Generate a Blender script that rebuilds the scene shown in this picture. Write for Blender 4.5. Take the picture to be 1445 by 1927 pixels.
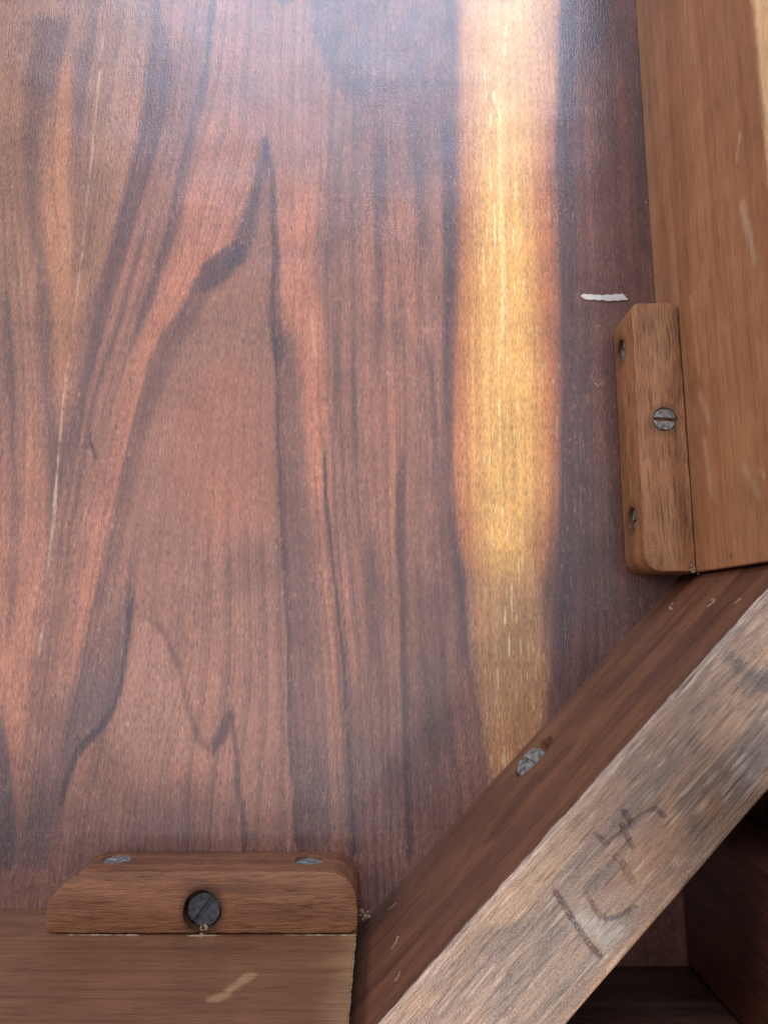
import bpy, bmesh, math, random
import numpy as np
from mathutils import Vector, Matrix

for o in list(bpy.data.objects):
    bpy.data.objects.remove(o, do_unlink=True)
random.seed(7)
scene = bpy.context.scene
C = scene.collection

# ------------------------------------------------------------------ camera
FPX, CX, CY, DIST = 1400.0, 722.5, 963.5, 0.25      # photo focal length (px), centre, metres above the board
TILT = math.atan(201.5 / FPX)
cam_d = bpy.data.cameras.new('camera')
cam = bpy.data.objects.new('camera', cam_d); C.objects.link(cam)
cam.location = (0, 0, DIST); cam.rotation_euler = (TILT, 0, 0)
cam_d.sensor_fit = 'VERTICAL'; cam_d.sensor_height = 24.0
cam_d.lens = FPX / 1927.0 * 24.0
cam_d.clip_start = 0.005; cam_d.clip_end = 50
scene.camera = cam

# ------------------------------------------------------------------ light
world = bpy.data.worlds.new('World'); scene.world = world; world.use_nodes = True
bg = world.node_tree.nodes['Background']
bg.inputs[0].default_value = (1.0, 0.93, 0.88, 1); bg.inputs[1].default_value = 0.04

def area(name, loc, target, sx, sy, power, col):
    l = bpy.data.lights.new(name, 'AREA'); l.shape = 'RECTANGLE'; l.size = sx; l.size_y = sy
    l.energy = power; l.color = col
    o = bpy.data.objects.new(name, l); C.objects.link(o); o.location = loc
    o.rotation_euler = (Vector(target) - Vector(loc)).to_track_quat('-Z', 'Y').to_euler()
    return o
area('window_light', (0.00, 1.56, 1.24), (0.0, 0.12, 0), 1.45, 0.80, 22, (0.62, 0.75, 1.0))
area('ceiling_light', (-0.25, 0.24, 1.4), (-0.25, 0.24, 0), 1.7, 1.45, 6, (0.95, 0.92, 1.0))
area('side_light', (-1.95, 0.85, 1.08), (0.0, 0.05, 0), 1.0, 0.7, 15, (1.0, 0.92, 0.84))
area('key_light', (0.56, -0.78, 1.36), (0.02, 0.02, 0), 0.75, 0.75, 33, (1.0, 0.94, 0.88))

vs = scene.view_settings
vs.view_transform = 'Standard'; vs.look = 'None'; vs.gamma = 1.0; vs.exposure = 0.1
vs.use_curve_mapping = False
scene.cycles.max_bounces = 5; scene.cycles.diffuse_bounces = 3; scene.cycles.glossy_bounces = 3

# ------------------------------------------------------------------ geometry of the photograph
ct, st = math.cos(TILT), math.sin(TILT)
def ray(u, v):
    a = (u - CX) / FPX; b = -(v - CY) / FPX
    return Vector((a, b * ct + st, b * st - ct))
def at_z(u, v, z=0.0):
    r = ray(u, v); k = (z - DIST) / r.z
    return Vector((r.x * k, r.y * k, z))
def at_plane(u, v, p0, n):
    r = ray(u, v); o = Vector((0, 0, DIST))
    return o + r * ((Vector(p0) - o).dot(n) / r.dot(n))
def srgb(r, g, b):
    return np.array([((c / 255 + 0.055) / 1.055) ** 2.4 if c > 10 else c / 255 / 12.92 for c in (r, g, b)])

# ------------------------------------------------------------------ numpy noise
def _hash(ix, iy, seed):
    h = (ix.astype(np.int64) * 374761393 + iy.astype(np.int64) * 668265263 + seed * 2246822519) & 0xFFFFFFFF
    h = ((h ^ (h >> 13)) * 1274126177) & 0xFFFFFFFF
    h = ((h ^ (h >> 16)) * 2654435761) & 0xFFFFFFFF
    return ((h ^ (h >> 15)) & 0xFFFFFF) / float(0xFFFFFF)
def vnoise(x, y, seed=0):
    ix = np.floor(x); iy = np.floor(y); fx = x - ix; fy = y - iy
    fx = fx * fx * (3 - 2 * fx); fy = fy * fy * (3 - 2 * fy)
    a = _hash(ix, iy, seed); b = _hash(ix + 1, iy, seed)
    c = _hash(ix, iy + 1, seed); d = _hash(ix + 1, iy + 1, seed)
    return (a * (1 - fx) + b * fx) * (1 - fy) + (c * (1 - fx) + d * fx) * fy
def fbm(x, y, seed=0, octv=3):
    s = 0; a = 0.5; t = 0
    for k in range(octv):
        s = s + a * vnoise(x * 2 ** k + 17.3 * k, y * 2 ** k + 9.1 * k, seed + k); t += a; a *= 0.5
    return s / t
def sstep(e0, e1, x):
    t = np.clip((x - e0) / (e1 - e0 + 1e-12), 0, 1); return t * t * (3 - 2 * t)
def seg_dist(X, Y, pts):
    """distance of every point to a polyline, and the share of the way along it"""
    best = np.full(X.shape, 1e9); par = np.zeros(X.shape); n = len(pts) - 1
    for i in range(n):
        ax, ay = pts[i]; bx, by = pts[i + 1]
        dx, dy = bx - ax, by - ay; L = dx * dx + dy * dy + 1e-12
        t = np.clip(((X - ax) * dx + (Y - ay) * dy) / L, 0, 1)
        d = np.hypot(X - ax - t * dx, Y - ay - t * dy)
        m = d < best; best = np.where(m, d, best); par = np.where(m, (i + t) / n, par)
    return best, par
def mix(col, c, m):
    return col * (1 - m[..., None]) + np.asarray(c) * m[..., None]

# ------------------------------------------------------------------ node materials
def new_mat(name):
    m = bpy.data.materials.new(name); m.use_nodes = True
    nt = m.node_tree; return m, nt, nt.nodes['Principled BSDF']
def N(nt, kind, **kw):
    n = nt.nodes.new(kind)
    for k, v in kw.items():
        if k in n.inputs: n.inputs[k].default_value = v
        else: setattr(n, k, v)
    return n
def wood_mat(name, stretch, attr=None, c1=None, c2=None, cd=None, rough=0.5, coat=0.0, coat_rough=0.25,
             fine=0.35, bump=0.35, spec=0.4, spots=(), pore=0.5, coat_ior=1.5):
    """wood with its grain along local X (or Y when stretch says so): painted growth rings from the colour
    attribute or noise streaks, fibres and pores finer than the mesh, and relief along the fibres"""
    m, nt, p = new_mat(name); L = nt.links
    tc = N(nt, 'ShaderNodeTexCoord')
    def streak(scale, detail, mul, rgh=0.6):
        mp = N(nt, 'ShaderNodeMapping'); mp.inputs['Scale'].default_value = [a * mul for a in stretch]
        L.new(tc.outputs['Object'], mp.inputs['Vector'])
        n = N(nt, 'ShaderNodeTexNoise', Scale=scale, Detail=detail, Roughness=rgh)
        L.new(mp.outputs['Vector'], n.inputs['Vector']); return n.outputs['Fac']
    fibre = streak(1.0, 2, 3.2); pores = streak(1.0, 1, 2.2, 0.5); cloud = N(nt, 'ShaderNodeTexNoise', Scale=55.0, Detail=2)
    L.new(tc.outputs['Object'], cloud.inputs['Vector'])
    if attr:
        a = N(nt, 'ShaderNodeAttribute', attribute_name=attr); base = a.outputs['Color']
    else:
        big = streak(1.0, 5, 0.35)
        r = N(nt, 'ShaderNodeValToRGB'); L.new(big, r.inputs['Fac'])
        e = r.color_ramp.elements
        e[0].position = 0.30; e[0].color = (*cd, 1); e[1].position = 0.70; e[1].color = (*c2, 1)
        k = e.new(0.5); k.color = (*c1, 1); base = r.outputs['Color']
    def mult(base, fac, lo, hi, f0, f1):
        mr = N(nt, 'ShaderNodeMapRange'); L.new(fac, mr.inputs['Value'])
        mr.inputs['From Min'].default_value = f0; mr.inputs['From Max'].default_value = f1
        mr.inputs['To Min'].default_value = lo; mr.inputs['To Max'].default_value = hi
        v = N(nt, 'ShaderNodeVectorMath', operation='SCALE'); L.new(base, v.inputs[0]); L.new(mr.outputs[0], v.inputs['Scale'])
        return v.outputs[0]
    base = mult(base, fibre, 1 - fine, 1 + fine, 0.3, 0.7)
    base = mult(base, pores, 1 - pore, 1.0, 0.30, 0.42)
    base = mult(base, cloud.outputs['Fac'], 0.86, 1.14, 0.3, 0.7)
    for (loc, r0, r1, dark) in spots:                # stains round the screws
        d = N(nt, 'ShaderNodeVectorMath', operation='DISTANCE'); L.new(tc.outputs['Object'], d.inputs[0])
        d.inputs[1].default_value = loc
        ad = N(nt, 'ShaderNodeMath', operation='MULTIPLY_ADD'); L.new(cloud.outputs['Fac'], ad.inputs[0])
        ad.inputs[1].default_value = 0.004; L.new(d.outputs['Value'], ad.inputs[2])
        base = mult(base, ad.outputs[0], dark, 1.0, r0 + 0.002, r1 + 0.002)
    L.new(base, p.inputs['Base Color'])
    p.inputs['Roughness'].default_value = rough; p.inputs['Specular IOR Level'].default_value = spec
    p.inputs['Coat Weight'].default_value = coat; p.inputs['Coat Roughness'].default_value = coat_rough
    grit = N(nt, 'ShaderNodeTexNoise', Scale=2600.0, Detail=0); L.new(tc.outputs['Object'], grit.inputs['Vector'])
    ad0 = N(nt, 'ShaderNodeMath', operation='ADD'); L.new(fibre, ad0.inputs[0]); L.new(grit.outputs['Fac'], ad0.inputs[1])
    ad = N(nt, 'ShaderNodeMath', operation='ADD'); L.new(ad0.outputs[0], ad.inputs[0]); L.new(pores, ad.inputs[1])
    b = N(nt, 'ShaderNodeBump', Strength=bump, Distance=0.0004); L.new(ad.outputs[0], b.inputs['Height'])
    p.inputs['Coat IOR'].default_value = coat_ior
    L.new(b.outputs['Normal'], p.inputs['Normal']); L.new(b.outputs['Normal'], p.inputs['Coat Normal'])
    return m
def plain_mat(name, col, rough=0.6, metal=0.0, noise=0.25, nscale=900, dark=None):
    m, nt, p = new_mat(name); L = nt.links
    tc = N(nt, 'ShaderNodeTexCoord'); n = N(nt, 'ShaderNodeTexNoise', Scale=nscale, Detail=4)
    L.new(tc.outputs['Object'], n.inputs['Vector'])
    r = N(nt, 'ShaderNodeValToRGB'); L.new(n.outputs['Fac'], r.inputs['Fac'])
    e = r.color_ramp.elements
    d = dark if dark is not None else [c * (1 - noise) for c in col]
    e[0].position = 0.35; e[0].color = (*d, 1); e[1].position = 0.62; e[1].color = (*col, 1)
    L.new(r.outputs['Color'], p.inputs['Base Color'])
    p.inputs['Roughness'].default_value = rough; p.inputs['Metallic'].default_value = metal
    b = N(nt, 'ShaderNodeBump', Strength=0.3, Distance=0.0003); L.new(n.outputs['Fac'], b.inputs['Height'])
    L.new(b.outputs['Normal'], p.inputs['Normal'])
    return m

# ------------------------------------------------------------------ object helpers
table = bpy.data.objects.new('table', None); C.objects.link(table)
table.empty_display_size = 0.05
table['label'] = 'dark wooden table seen from below at one corner, with rails, cleats and a diagonal brace'
table['category'] = 'table'

def link(name, me, mat, parent, label=None):
    o = bpy.data.objects.new(name, me); C.objects.link(o)
    if mat: me.materials.append(mat)
    o.parent = parent
    if label: o['label'] = label
    return o
def grid_mesh(name, V, quads, extra=(), col=None, smooth_quads=True):
    """V (n,3) array, quads (m,4) array, extra list of n-gons, col (n,3) linear colour"""
    me = bpy.data.meshes.new(name)
    nq = len(quads); loops = np.concatenate([quads.ravel()] + [np.array(e) for e in extra]) if extra else quads.ravel()
    sizes = np.concatenate([np.full(nq, 4), np.array([len(e) for e in extra], dtype=int)]) if extra else np.full(nq, 4)
    me.vertices.add(len(V)); me.vertices.foreach_set('co', V.astype(np.float32).ravel())
    me.loops.add(len(loops)); me.loops.foreach_set('vertex_index', loops.astype(np.int32))
    me.polygons.add(len(sizes))
    me.polygons.foreach_set('loop_start', np.concatenate([[0], np.cumsum(sizes)[:-1]]).astype(np.int32))
    sm = np.ones(len(sizes), dtype=bool); sm[nq:] = False
    me.update(calc_edges=True)
    me.polygons.foreach_set('use_smooth', sm)
    if col is not None:
        at = me.color_attributes.new('grain', 'FLOAT_COLOR', 'POINT')
        at.data.foreach_set('color', np.concatenate([col, np.ones((len(col), 1))], 1).astype(np.float32).ravel())
    me.validate(); me.update()
    return me
def axis(lo, hi, step, lo_out=None, hi_out=None, coarse=0.003):
    a = np.arange(lo, hi + step * 0.5, step)
    if lo_out is not None and lo_out < lo: a = np.concatenate([np.linspace(lo_out, lo, max(2, int((lo - lo_out) / coarse)) , endpoint=False), a])
    if hi_out is not None and hi_out > a[-1]: a = np.concatenate([a, np.linspace(a[-1], hi_out, max(2, int((hi_out - a[-1]) / coarse)) + 1)[1:]])
    return a

# ================================================================== TABLETOP
RA, RB = at_z(1195, 0), at_z(1232, 560)            # foot of the right rail on the board
RL = (RA - RB).normalized()                        # along the right rail, up the picture
BY = at_z(100, 1711).y                             # foot of the bottom rail
def rail_x(y): return RB.x + RL.x / RL.y * (y - RB.y)

xs = axis(-0.152, 0.110, 0.00037, -0.30, 0.175)
ys = axis(-0.106, 0.236, 0.00041, -0.165, 0.42)
GX, GY = np.meshgrid(xs * 1000, ys * 1000)         # mm

# growth rings drawn in board millimetres
wob = (fbm(GX * 0.16, GY * 0.028, 3) - 0.5) * 2.2
feath = (fbm(GX * 2.4, GY * 0.07, 5, 2) - 0.5) * 1.15 + (vnoise(GX * 1.1, GY * 0.9, 8) - 0.5) * 0.35
WX = GX + wob * 0.5 + feath
def mm(u, v, w=None):
    p = at_z(u, v)
    if w is None: return p.x * 1000, p.y * 1000
    return p.x * 1000, p.y * 1000, w * (p - Vector((0, 0, DIST))).length / math.hypot(FPX, 0) * 1000
def zone(Lp, Rp, sl, sr, ends=(10, 10), alpha=None, X=None):
    """area between two edges that both run down the board; sl, sr softness in px; ends fade in px"""
    X = WX if X is None else X
    Lc = sorted([mm(u, v)[::-1] for u, v in Lp]); Rc = sorted([mm(u, v)[::-1] for u, v in Rp])
    l = np.interp(ys * 1000, [a for a, b in Lc], [b for a, b in Lc])[:, None]
    r = np.interp(ys * 1000, [a for a, b in Rc], [b for a, b in Rc])[:, None]
    k = 0.185
    m = sstep(-sl * k, sl * k, X - l) * sstep(-sr * k, sr * k, r - X)
    hi = max(Lc[-1][0], Rc[-1][0]); lo = min(Lc[0][0], Rc[0][0])
    yy = GY + feath * 6
    m = m * sstep(hi + 0.1, hi - ends[0] * k, yy) * sstep(lo - 0.1, lo + ends[1] * k, yy)
    if alpha:
        A = sorted([(mm(700, v)[1], a) for v, a in alpha])
        m = m * np.interp(ys * 1000, [a for a, b in A], [b for a, b in A])[:, None]
    return m
def band(pts, soft=0.7, ends=(25, 25), alpha=None, sl=None, sr=None, X=None):
    w = max(p[2] for p in pts)
    return zone([(u - h, v) for u, v, h in pts], [(u + h, v) for u, v, h in pts],
                sl * .7 if sl else max(2.5, w * soft * .62), sr * .8 if sr else max(2.5, w * soft * .62), ends, alpha, X)

heart = srgb(143, 98, 83); salmon = srgb(182, 116, 90); tan = srgb(162, 116, 88)
dark = srgb(69, 51, 58); slate = srgb(64, 57, 68); purple = srgb(52, 35, 44); deep = srgb(92, 56, 50)
gold = srgb(230, 174, 98); sapedge = srgb(176, 104, 66); sap_shade = srgb(182, 132, 88)

# flow coordinate: growth rings run between guide curves, left to right
GV = [-60, 0, 250, 500, 750, 1000, 1250, 1500, 1700]
GUIDES = [[-160] * 9, [100, 98, 58, 78, 90, 88, 60, 30, 10], [196, 193, 178, 150, 120, 100, 72, 42, 20], [288, 290, 285, 215, 150, 110, 86, 56, 34],
          [405, 402, 362, 300, 215, 156, 120, 80, 58], [498, 498, 498, 424, 280, 218, 172, 110, 84], [504, 504, 504, 518, 524, 532, 543, 555, 562],
          [642, 640, 630, 612, 606, 618, 646, 663, 670], [720, 720, 722, 740, 752, 752, 760, 770, 775], [866, 866, 869, 866, 854, 862, 890, 935, 950],
          [1052, 1052, 1038, 1045, 1046, 1040, 1028, 990, 985], [1194, 1196, 1212, 1230, 1248, 1266, 1284, 1300, 1312], [1400] * 9]
gc = []
for g in GUIDES:
    c = sorted([mm(u, v)[::-1] for u, v in zip(g, GV)])
    gc.append(np.interp(ys * 1000, [a for a, b in c], [b for a, b in c]))
gc = np.array(gc)
for k in range(1, len(gc)): gc[k] = np.maximum(gc[k], gc[k - 1] + 0.8)
wid = (gc[1:] - gc[:-1]).mean(1); pos = np.concatenate([[0], np.cumsum(wid)])
PSI = np.zeros_like(GX); FX = GX + wob * 0.45 + (vnoise(GX * 0.8, GY * 0.12, 9) - .5) * 0.4
DENS = np.ones_like(GX)
for k in range(len(wid)):
    l, r = gc[k][:, None], gc[k + 1][:, None]; t = (FX - l) / (r - l)
    inside = (t >= 0) & (t < 1) if 0 < k < len(wid) - 1 else ((t < 1) if k == 0 else (t >= 0))
    PSI = np.where(inside, pos[k] + t * wid[k], PSI); DENS = np.where(inside, np.clip((r - l) / wid[k], 0.25, 3), DENS)
PW = PSI + (fbm(PSI * 0.05, GY * 0.012, 11) - 0.5) * 5
saw = np.mod(PW * 0.30 + 1.4 * fbm(PW * 0.09, GY * 0.004, 12), 1.0)
ring = sstep(0.35, 0.93, saw) * sstep(1.0, 0.955, saw) * sstep(0.30, 0.62, fbm(PW * 0.12, GY * 0.008, 13))
saw2 = np.mod(PW * 1.05 + 0.9 * fbm(PW * 0.3, GY * 0.006, 14), 1.0)
ring2 = sstep(0.45, 0.90, saw2) * sstep(1.0, 0.93, saw2) * sstep(0.42, 0.66, fbm(PW * 0.33, GY * 0.014, 15))
s1 = fbm(PSI * 0.10, GY * 0.006, 21); s2 = fbm(PSI * 0.42, GY * 0.010, 31); s3 = fbm(GX * 1.7, GY * 0.035, 41)
blot = fbm(GX * 0.05, GY * 0.035, 51)
col = np.zeros(GX.shape + (3,)) + heart
col = mix(col, salmon, 0.32 * sstep(0.50, 0.72, s1) * sstep(40, 15, GX)); col = mix(col, deep, 0.25 * sstep(0.50, 0.25, s1))
col = mix(col, dark, 0.28 * sstep(0.52, 0.74, s2))
# left side: tan wood between the first two dark flames
col = mix(col, tan, 0.55 * zone([(-60, 0), (-60, 700)], [(300, 0), (230, 420), (100, 700)], 30, 20, (1, 200)))
col = mix(col, srgb(180, 120, 86), 0.55 * zone([(118, 60), (82, 350), (95, 600), (105, 850)], [(150, 60), (150, 350), (150, 600), (112, 850)], 14, 30, (80, 80)))
# salmon flame left of the arch
col = mix(col, salmon, 0.9 * band([(450, 190, 70), (430, 330, 70), (400, 430, 52), (350, 520, 34), (312, 600, 28), (268, 700, 26),
          (242, 800, 24), (215, 900, 22), (200, 1000, 20), (170, 1100, 16), (130, 1250, 14)], 0.8, (60, 120), [(0, .5), (300, .6), (520, 1), (700, .9), (900, .6), (1250, .3)]))
# salmon flame right of the arch
col = mix(col, salmon, 0.85 * band([(560, 300, 34), (560, 420, 36), (558, 520, 32), (585, 650, 30), (592, 750, 26), (597, 850, 22), (600, 980, 12)], 0.7, (120, 90)))
col = mix(col, salmon, 0.5 * band([(745, 640, 16), (745, 760, 18), (742, 900, 15), (742, 1050, 10)], 0.9, (120, 90)))
# inside of the arch
inarch = zone([(495, 330), (460, 450), (400, 540), (340, 640), (290, 780), (255, 900), (235, 1050)],
          [(505, 330), (510, 560), (515, 700), (520, 850), (530, 1050)], 20, 10, (20, 80))
col = mix(col, srgb(140, 96, 80), 0.8 * inarch)
col = mix(col, srgb(164, 104, 82), 0.75 * band([(440, 640, 30), (420, 760, 80), (420, 880, 95), (440, 980, 80), (450, 1080, 50)], 0.9, (90, 150)))
# long dark flames, left
A1 = [(98, 20, 34), (92, 90, 30), (78, 150, 30), (60, 240, 19), (56, 340, 19), (66, 430, 17), (80, 520, 11), (86, 600, 12), (88, 700, 13),
      (92, 800, 17), (96, 900, 12), (92, 1000, 7), (88, 1060, 4)]
col = mix(col, dark, 0.56 * band(A1, 0.8, (30, 90)))
A2 = [(290, -10, 9), (298, 40, 14), (303, 120, 27), (296, 200, 26), (283, 260, 22), (266, 330, 21), (240, 420, 16), (215, 500, 13), (186, 600, 11),
      (162, 700, 12), (138, 800, 13), (116, 900, 11), (104, 970, 6)]
col = mix(col, dark, 0.62 * band(A2, 0.75, (5, 60)))
col = mix(col, dark, 0.45 * band([(250, 330, 8), (225, 430, 10), (195, 540, 14), (160, 650, 18)], 0.9, (80, 80)))
A3 = [(402, -10, 6), (394, 90, 6), (384, 160, 7), (366, 240, 9), (345, 330, 10), (325, 430, 10), (295, 520, 10), (262, 620, 9), (240, 700, 8)]
col = mix(col, dark, 0.55 * band(A3, 0.8, (5, 120)))
col = mix(col, dark, 0.35 * band([(150, 60, 16), (150, 200, 18), (150, 330, 22), (155, 450, 20), (140, 560, 12)], 0.9, (50, 90)))
col = mix(col, dark, 0.4 * band([(8, 520, 10), (14, 650, 9), (25, 800, 8), (30, 900, 6), (25, 1100, 10), (20, 1250, 8)], 0.9, (60, 90)))
# the arch: peak at (500, 250)
AL = [(502, 246, 2), (498, 285, 10), (486, 340, 11), (472, 400, 12), (458, 455, 20), (440, 505, 22)]
col = mix(col, srgb(58, 44, 52), 0.75 * band(AL, 0.7, (12, 10)))
col = mix(col, dark, 0.8 * zone([(432, 455), (405, 480), (378, 500), (372, 560)], [(470, 455), (458, 480), (440, 515), (385, 560)], 8, 12, (12, 20)))
AL2 = [(382, 520, 16), (368, 560, 18), (345, 600, 20), (318, 640, 22), (296, 700, 20), (272, 770, 17), (250, 840, 13), (232, 930, 10), (214, 1020, 10),
       (200, 1090, 11), (182, 1160, 14)]
col = mix(col, dark, 0.58 * band(AL2, 0.8, (15, 30), sl=8, sr=24))
AR = [(500, 246, 2), (506, 300, 7), (513, 370, 6), (514, 430, 6), (521, 485, 8), (515, 540, 7), (514, 590, 9), (522, 640, 14), (530, 700, 12)]
col = mix(col, srgb(58, 44, 52), 0.7 * band(AR, 0.7, (12, 40)))
HB = [(524, 590, 10), (535, 640, 20), (545, 720, 24), (548, 820, 26), (552, 920, 26), (560, 1020, 28), (568, 1120, 30), (572, 1250, 30), (578, 1400, 32), (584, 1600, 34)]
col = mix(col, dark, 0.45 * band(HB, 0.6, (40, 5), sl=4, sr=26))
HL = [(516, 600, 4), (522, 720, 4), (524, 850, 4), (529, 950, 4), (536, 1080, 5), (542, 1200, 4), (546, 1320, 5), (551, 1450, 4), (558, 1600, 4)]
col = mix(col, purple, 0.62 * band(HL, 0.8, (40, 5)))
L1 = [(608, 800, 2.5), (612, 880, 3), (617, 980, 4), (630, 1090, 4), (640, 1190, 4), (650, 1290, 4), (657, 1400, 4), (662, 1500, 4), (668, 1610, 4)]
col = mix(col, purple, 0.8 * band(L1, 0.6, (70, 5)))
col = mix(col, dark, 0.35 * band([(640, 1180, 14), (652, 1290, 16), (664, 1400, 18), (672, 1610, 18)], 0.8, (80, 5), sl=18, sr=4))
L2 = [(756, 830, 6), (753, 930, 8), (752, 1020, 8), (757, 1130, 6), (760, 1250, 6), (764, 1400, 7), (772, 1610, 8)]
col = mix(col, purple, 0.6 * band(L2, 0.8, (60, 5)))
for pts, a in [([(628, 560, 5), (630, 700, 6), (628, 860, 4)], .45), ([(668, 600, 3), (666, 760, 4), (672, 900, 3)], .5),
               ([(690, 980, 12), (700, 1120, 12), (706, 1300, 10)], .4), ([(720, 220, 14), (714, 380, 12), (712, 560, 10), (706, 760, 6)], .5),
               ([(795, 600, 4), (812, 700, 5), (822, 850, 6), (832, 1000, 7), (845, 1200, 8)], .5), ([(775, 180, 12), (790, 350, 10), (800, 520, 8)], .45),
               ([(842, 200, 14), (846, 400, 14), (845, 640, 12), (842, 900, 10), (858, 1060, 12), (872, 1150, 12), (876, 1300, 12)], .75),
               ([(815, 1050, 20), (820, 1250, 24), (830, 1500, 26)], .35), ([(640, 220, 12), (630, 400, 8), (612, 560, 8)], .4),
               ([(735, 1380, 20), (750, 1600, 26)], .3), ([(585, 1350, 16), (595, 1480, 20), (600, 1600, 20)], .5),
               ([(640, 1500, 20), (650, 1600, 24)], .25)]:
    col = mix(col, dark, a * band(pts, 0.9, (80, 80)))
# slate patch at the top
col = mix(col, slate, 0.6 * (0.6 + 0.4 * sstep(.35, .6, fbm(GX * 0.5, GY * 0.12, 95))) * zone([(582, -30), (590, 50), (604, 120), (625, 160), (652, 185), (690, 205)], [(880, -30), (872, 60), (866, 150), (866, 158), (760, 170), (735, 205)], 7, 6, (1, 60), X=WX + (fbm(GX * 0.25, GY * 0.12, 96) - .5) * 7))
col = mix(col, slate, 0.8 * zone([(505, -20), (520, 2), (532, 8)], [(570, -20), (552, 4), (540, 10)], 4, 4, (1, 5)))
col = mix(col, slate, 0.45 * zone([(650, 160), (660, 260), (690, 420)], [(866, 150), (850, 260), (800, 420)], 24, 10, (5, 150)))
# second, lower arch and the dark blue flame
FL = [(205, 1080), (178, 1170), (148, 1240), (118, 1310), (98, 1390), (72, 1450), (52, 1520), (36, 1590), (30, 1640)]
FR = [(250, 1080), (247, 1130), (240, 1210), (230, 1280), (214, 1335), (188, 1372), (156, 1400), (130, 1440), (112, 1500), (98, 1570), (92, 1640)]
col = mix(col, slate, 0.62 * zone(FL, FR, 22, 6, (90, 10), [(1080, .35), (1200, .6), (1300, 1), (1640, .8)]))
col = mix(col, srgb(44, 36, 46), 0.8 * band([(246, 1090, 5), (246, 1130, 7), (240, 1210, 5), (231, 1280, 5), (217, 1330, 6), (196, 1362, 9), (165, 1392, 12), (140, 1425, 9), (122, 1480, 6), (108, 1540, 5)], 0.6, (40, 30)))
col = mix(col, srgb(150, 108, 92), 0.6 * zone([(262, 1160), (245, 1230), (238, 1300), (215, 1360), (190, 1420)], [(290, 1160), (318, 1230), (340, 1300), (360, 1380), (400, 1500)], 10, 6, (14, 120)))
QR = [(262, 1158, 6), (286, 1168, 8), (302, 1184, 6), (318, 1210, 5), (334, 1245, 5), (345, 1290, 5), (354, 1330, 6), (366, 1372, 7), (382, 1400, 9), (396, 1418, 8)]
col = mix(col, purple, 0.42 * band(QR, 0.8, (10, 10)))
HK = [(432, 1322, 2), (431, 1345, 8), (422, 1372, 12), (410, 1396, 13), (398, 1418, 9)]
col = mix(col, srgb(46, 36, 48), 0.75 * band(HK, 0.8, (16, 12)))
col = mix(col, purple, 0.62 * band([(436, 1338, 3), (440, 1390, 4), (445, 1440, 5), (449, 1490, 5), (458, 1540, 6), (464, 1610, 7)], 0.7, (10, 10)))
col = mix(col, slate, 0.25 * band([(330, 1440, 60), (340, 1520, 80), (330, 1640, 90)], 0.9, (80, 5)))
col = mix(col, slate, 0.75 * band([(0, 1300, 6), (2, 1380, 10), (8, 1460, 16), (10, 1540, 18), (6, 1640, 18)], 0.6, (80, 5)))
# sapwood
SL = [(866, -30), (866, 150), (869, 300), (868, 450), (860, 600), (854, 750), (855, 900), (861, 990), (870, 1045), (884, 1090), (886, 1200), (896, 1300), (912, 1400), (928, 1470), (940, 1560)]
SR = [(1052, -30), (1048, 150), (1036, 300), (1040, 400), (1046, 520), (1046, 700), (1046, 900), (1040, 1000), (1030, 1060), (1022, 1100), (1026, 1200), (1030, 1290), (1020, 1370), (1002, 1440), (985, 1560)]
SX = GX + wob * 0.18 + feath * 0.8
col = mix(col, deep, 0.65 * zone([(u, v) for u, v in SR], [(1330, -30), (1330, 1560)], 14, 5, (1, 1)))
sap = zone(SL, SR, 16, 16, (1, 40), X=SX)
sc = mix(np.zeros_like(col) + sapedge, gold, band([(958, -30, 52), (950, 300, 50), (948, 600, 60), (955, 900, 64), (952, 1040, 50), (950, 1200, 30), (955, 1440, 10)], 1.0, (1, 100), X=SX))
sc = mix(sc, sap_shade, 0.8 * sstep(mm(940, 1010)[1], mm(940, 1150)[1], GY + feath * 6))  # shadow of the brace on the lower sapwood, painted in as duller tan
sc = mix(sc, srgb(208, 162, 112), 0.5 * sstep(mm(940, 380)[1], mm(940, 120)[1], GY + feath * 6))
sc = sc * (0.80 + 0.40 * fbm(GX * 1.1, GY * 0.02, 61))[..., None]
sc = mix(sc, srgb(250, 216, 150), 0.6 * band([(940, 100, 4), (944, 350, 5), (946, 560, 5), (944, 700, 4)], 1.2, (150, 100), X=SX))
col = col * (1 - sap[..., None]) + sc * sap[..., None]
# wood between the sapwood and the rail
for pts, a in [([(1070, -30, 16), (1062, 150, 16), (1068, 400, 14), (1076, 700, 14), (1072, 1000, 16), (1062, 1250, 16)], .65), ([(1128, -30, 28), (1118, 60, 22), (1106, 118, 10)], .7),
               ([(1104, 560, 8), (1095, 800, 9), (1100, 1100, 10)], .5), ([(1160, 900, 8), (1150, 1180, 10)], .4), ([(1196, 100, 8), (1214, 500, 9)], .45)]:
    col = mix(col, dark, a * band(pts, 0.9, (40, 40)))
for pts, a in [([(1106, 150, 6), (1110, 350, 7), (1116, 540, 5)], .2), ([(1160, 60, 7), (1172, 300, 8), (1182, 520, 6)], .22)]:
    col = mix(col, salmon, a * band(pts, 0.9, (40, 40)))
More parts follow.
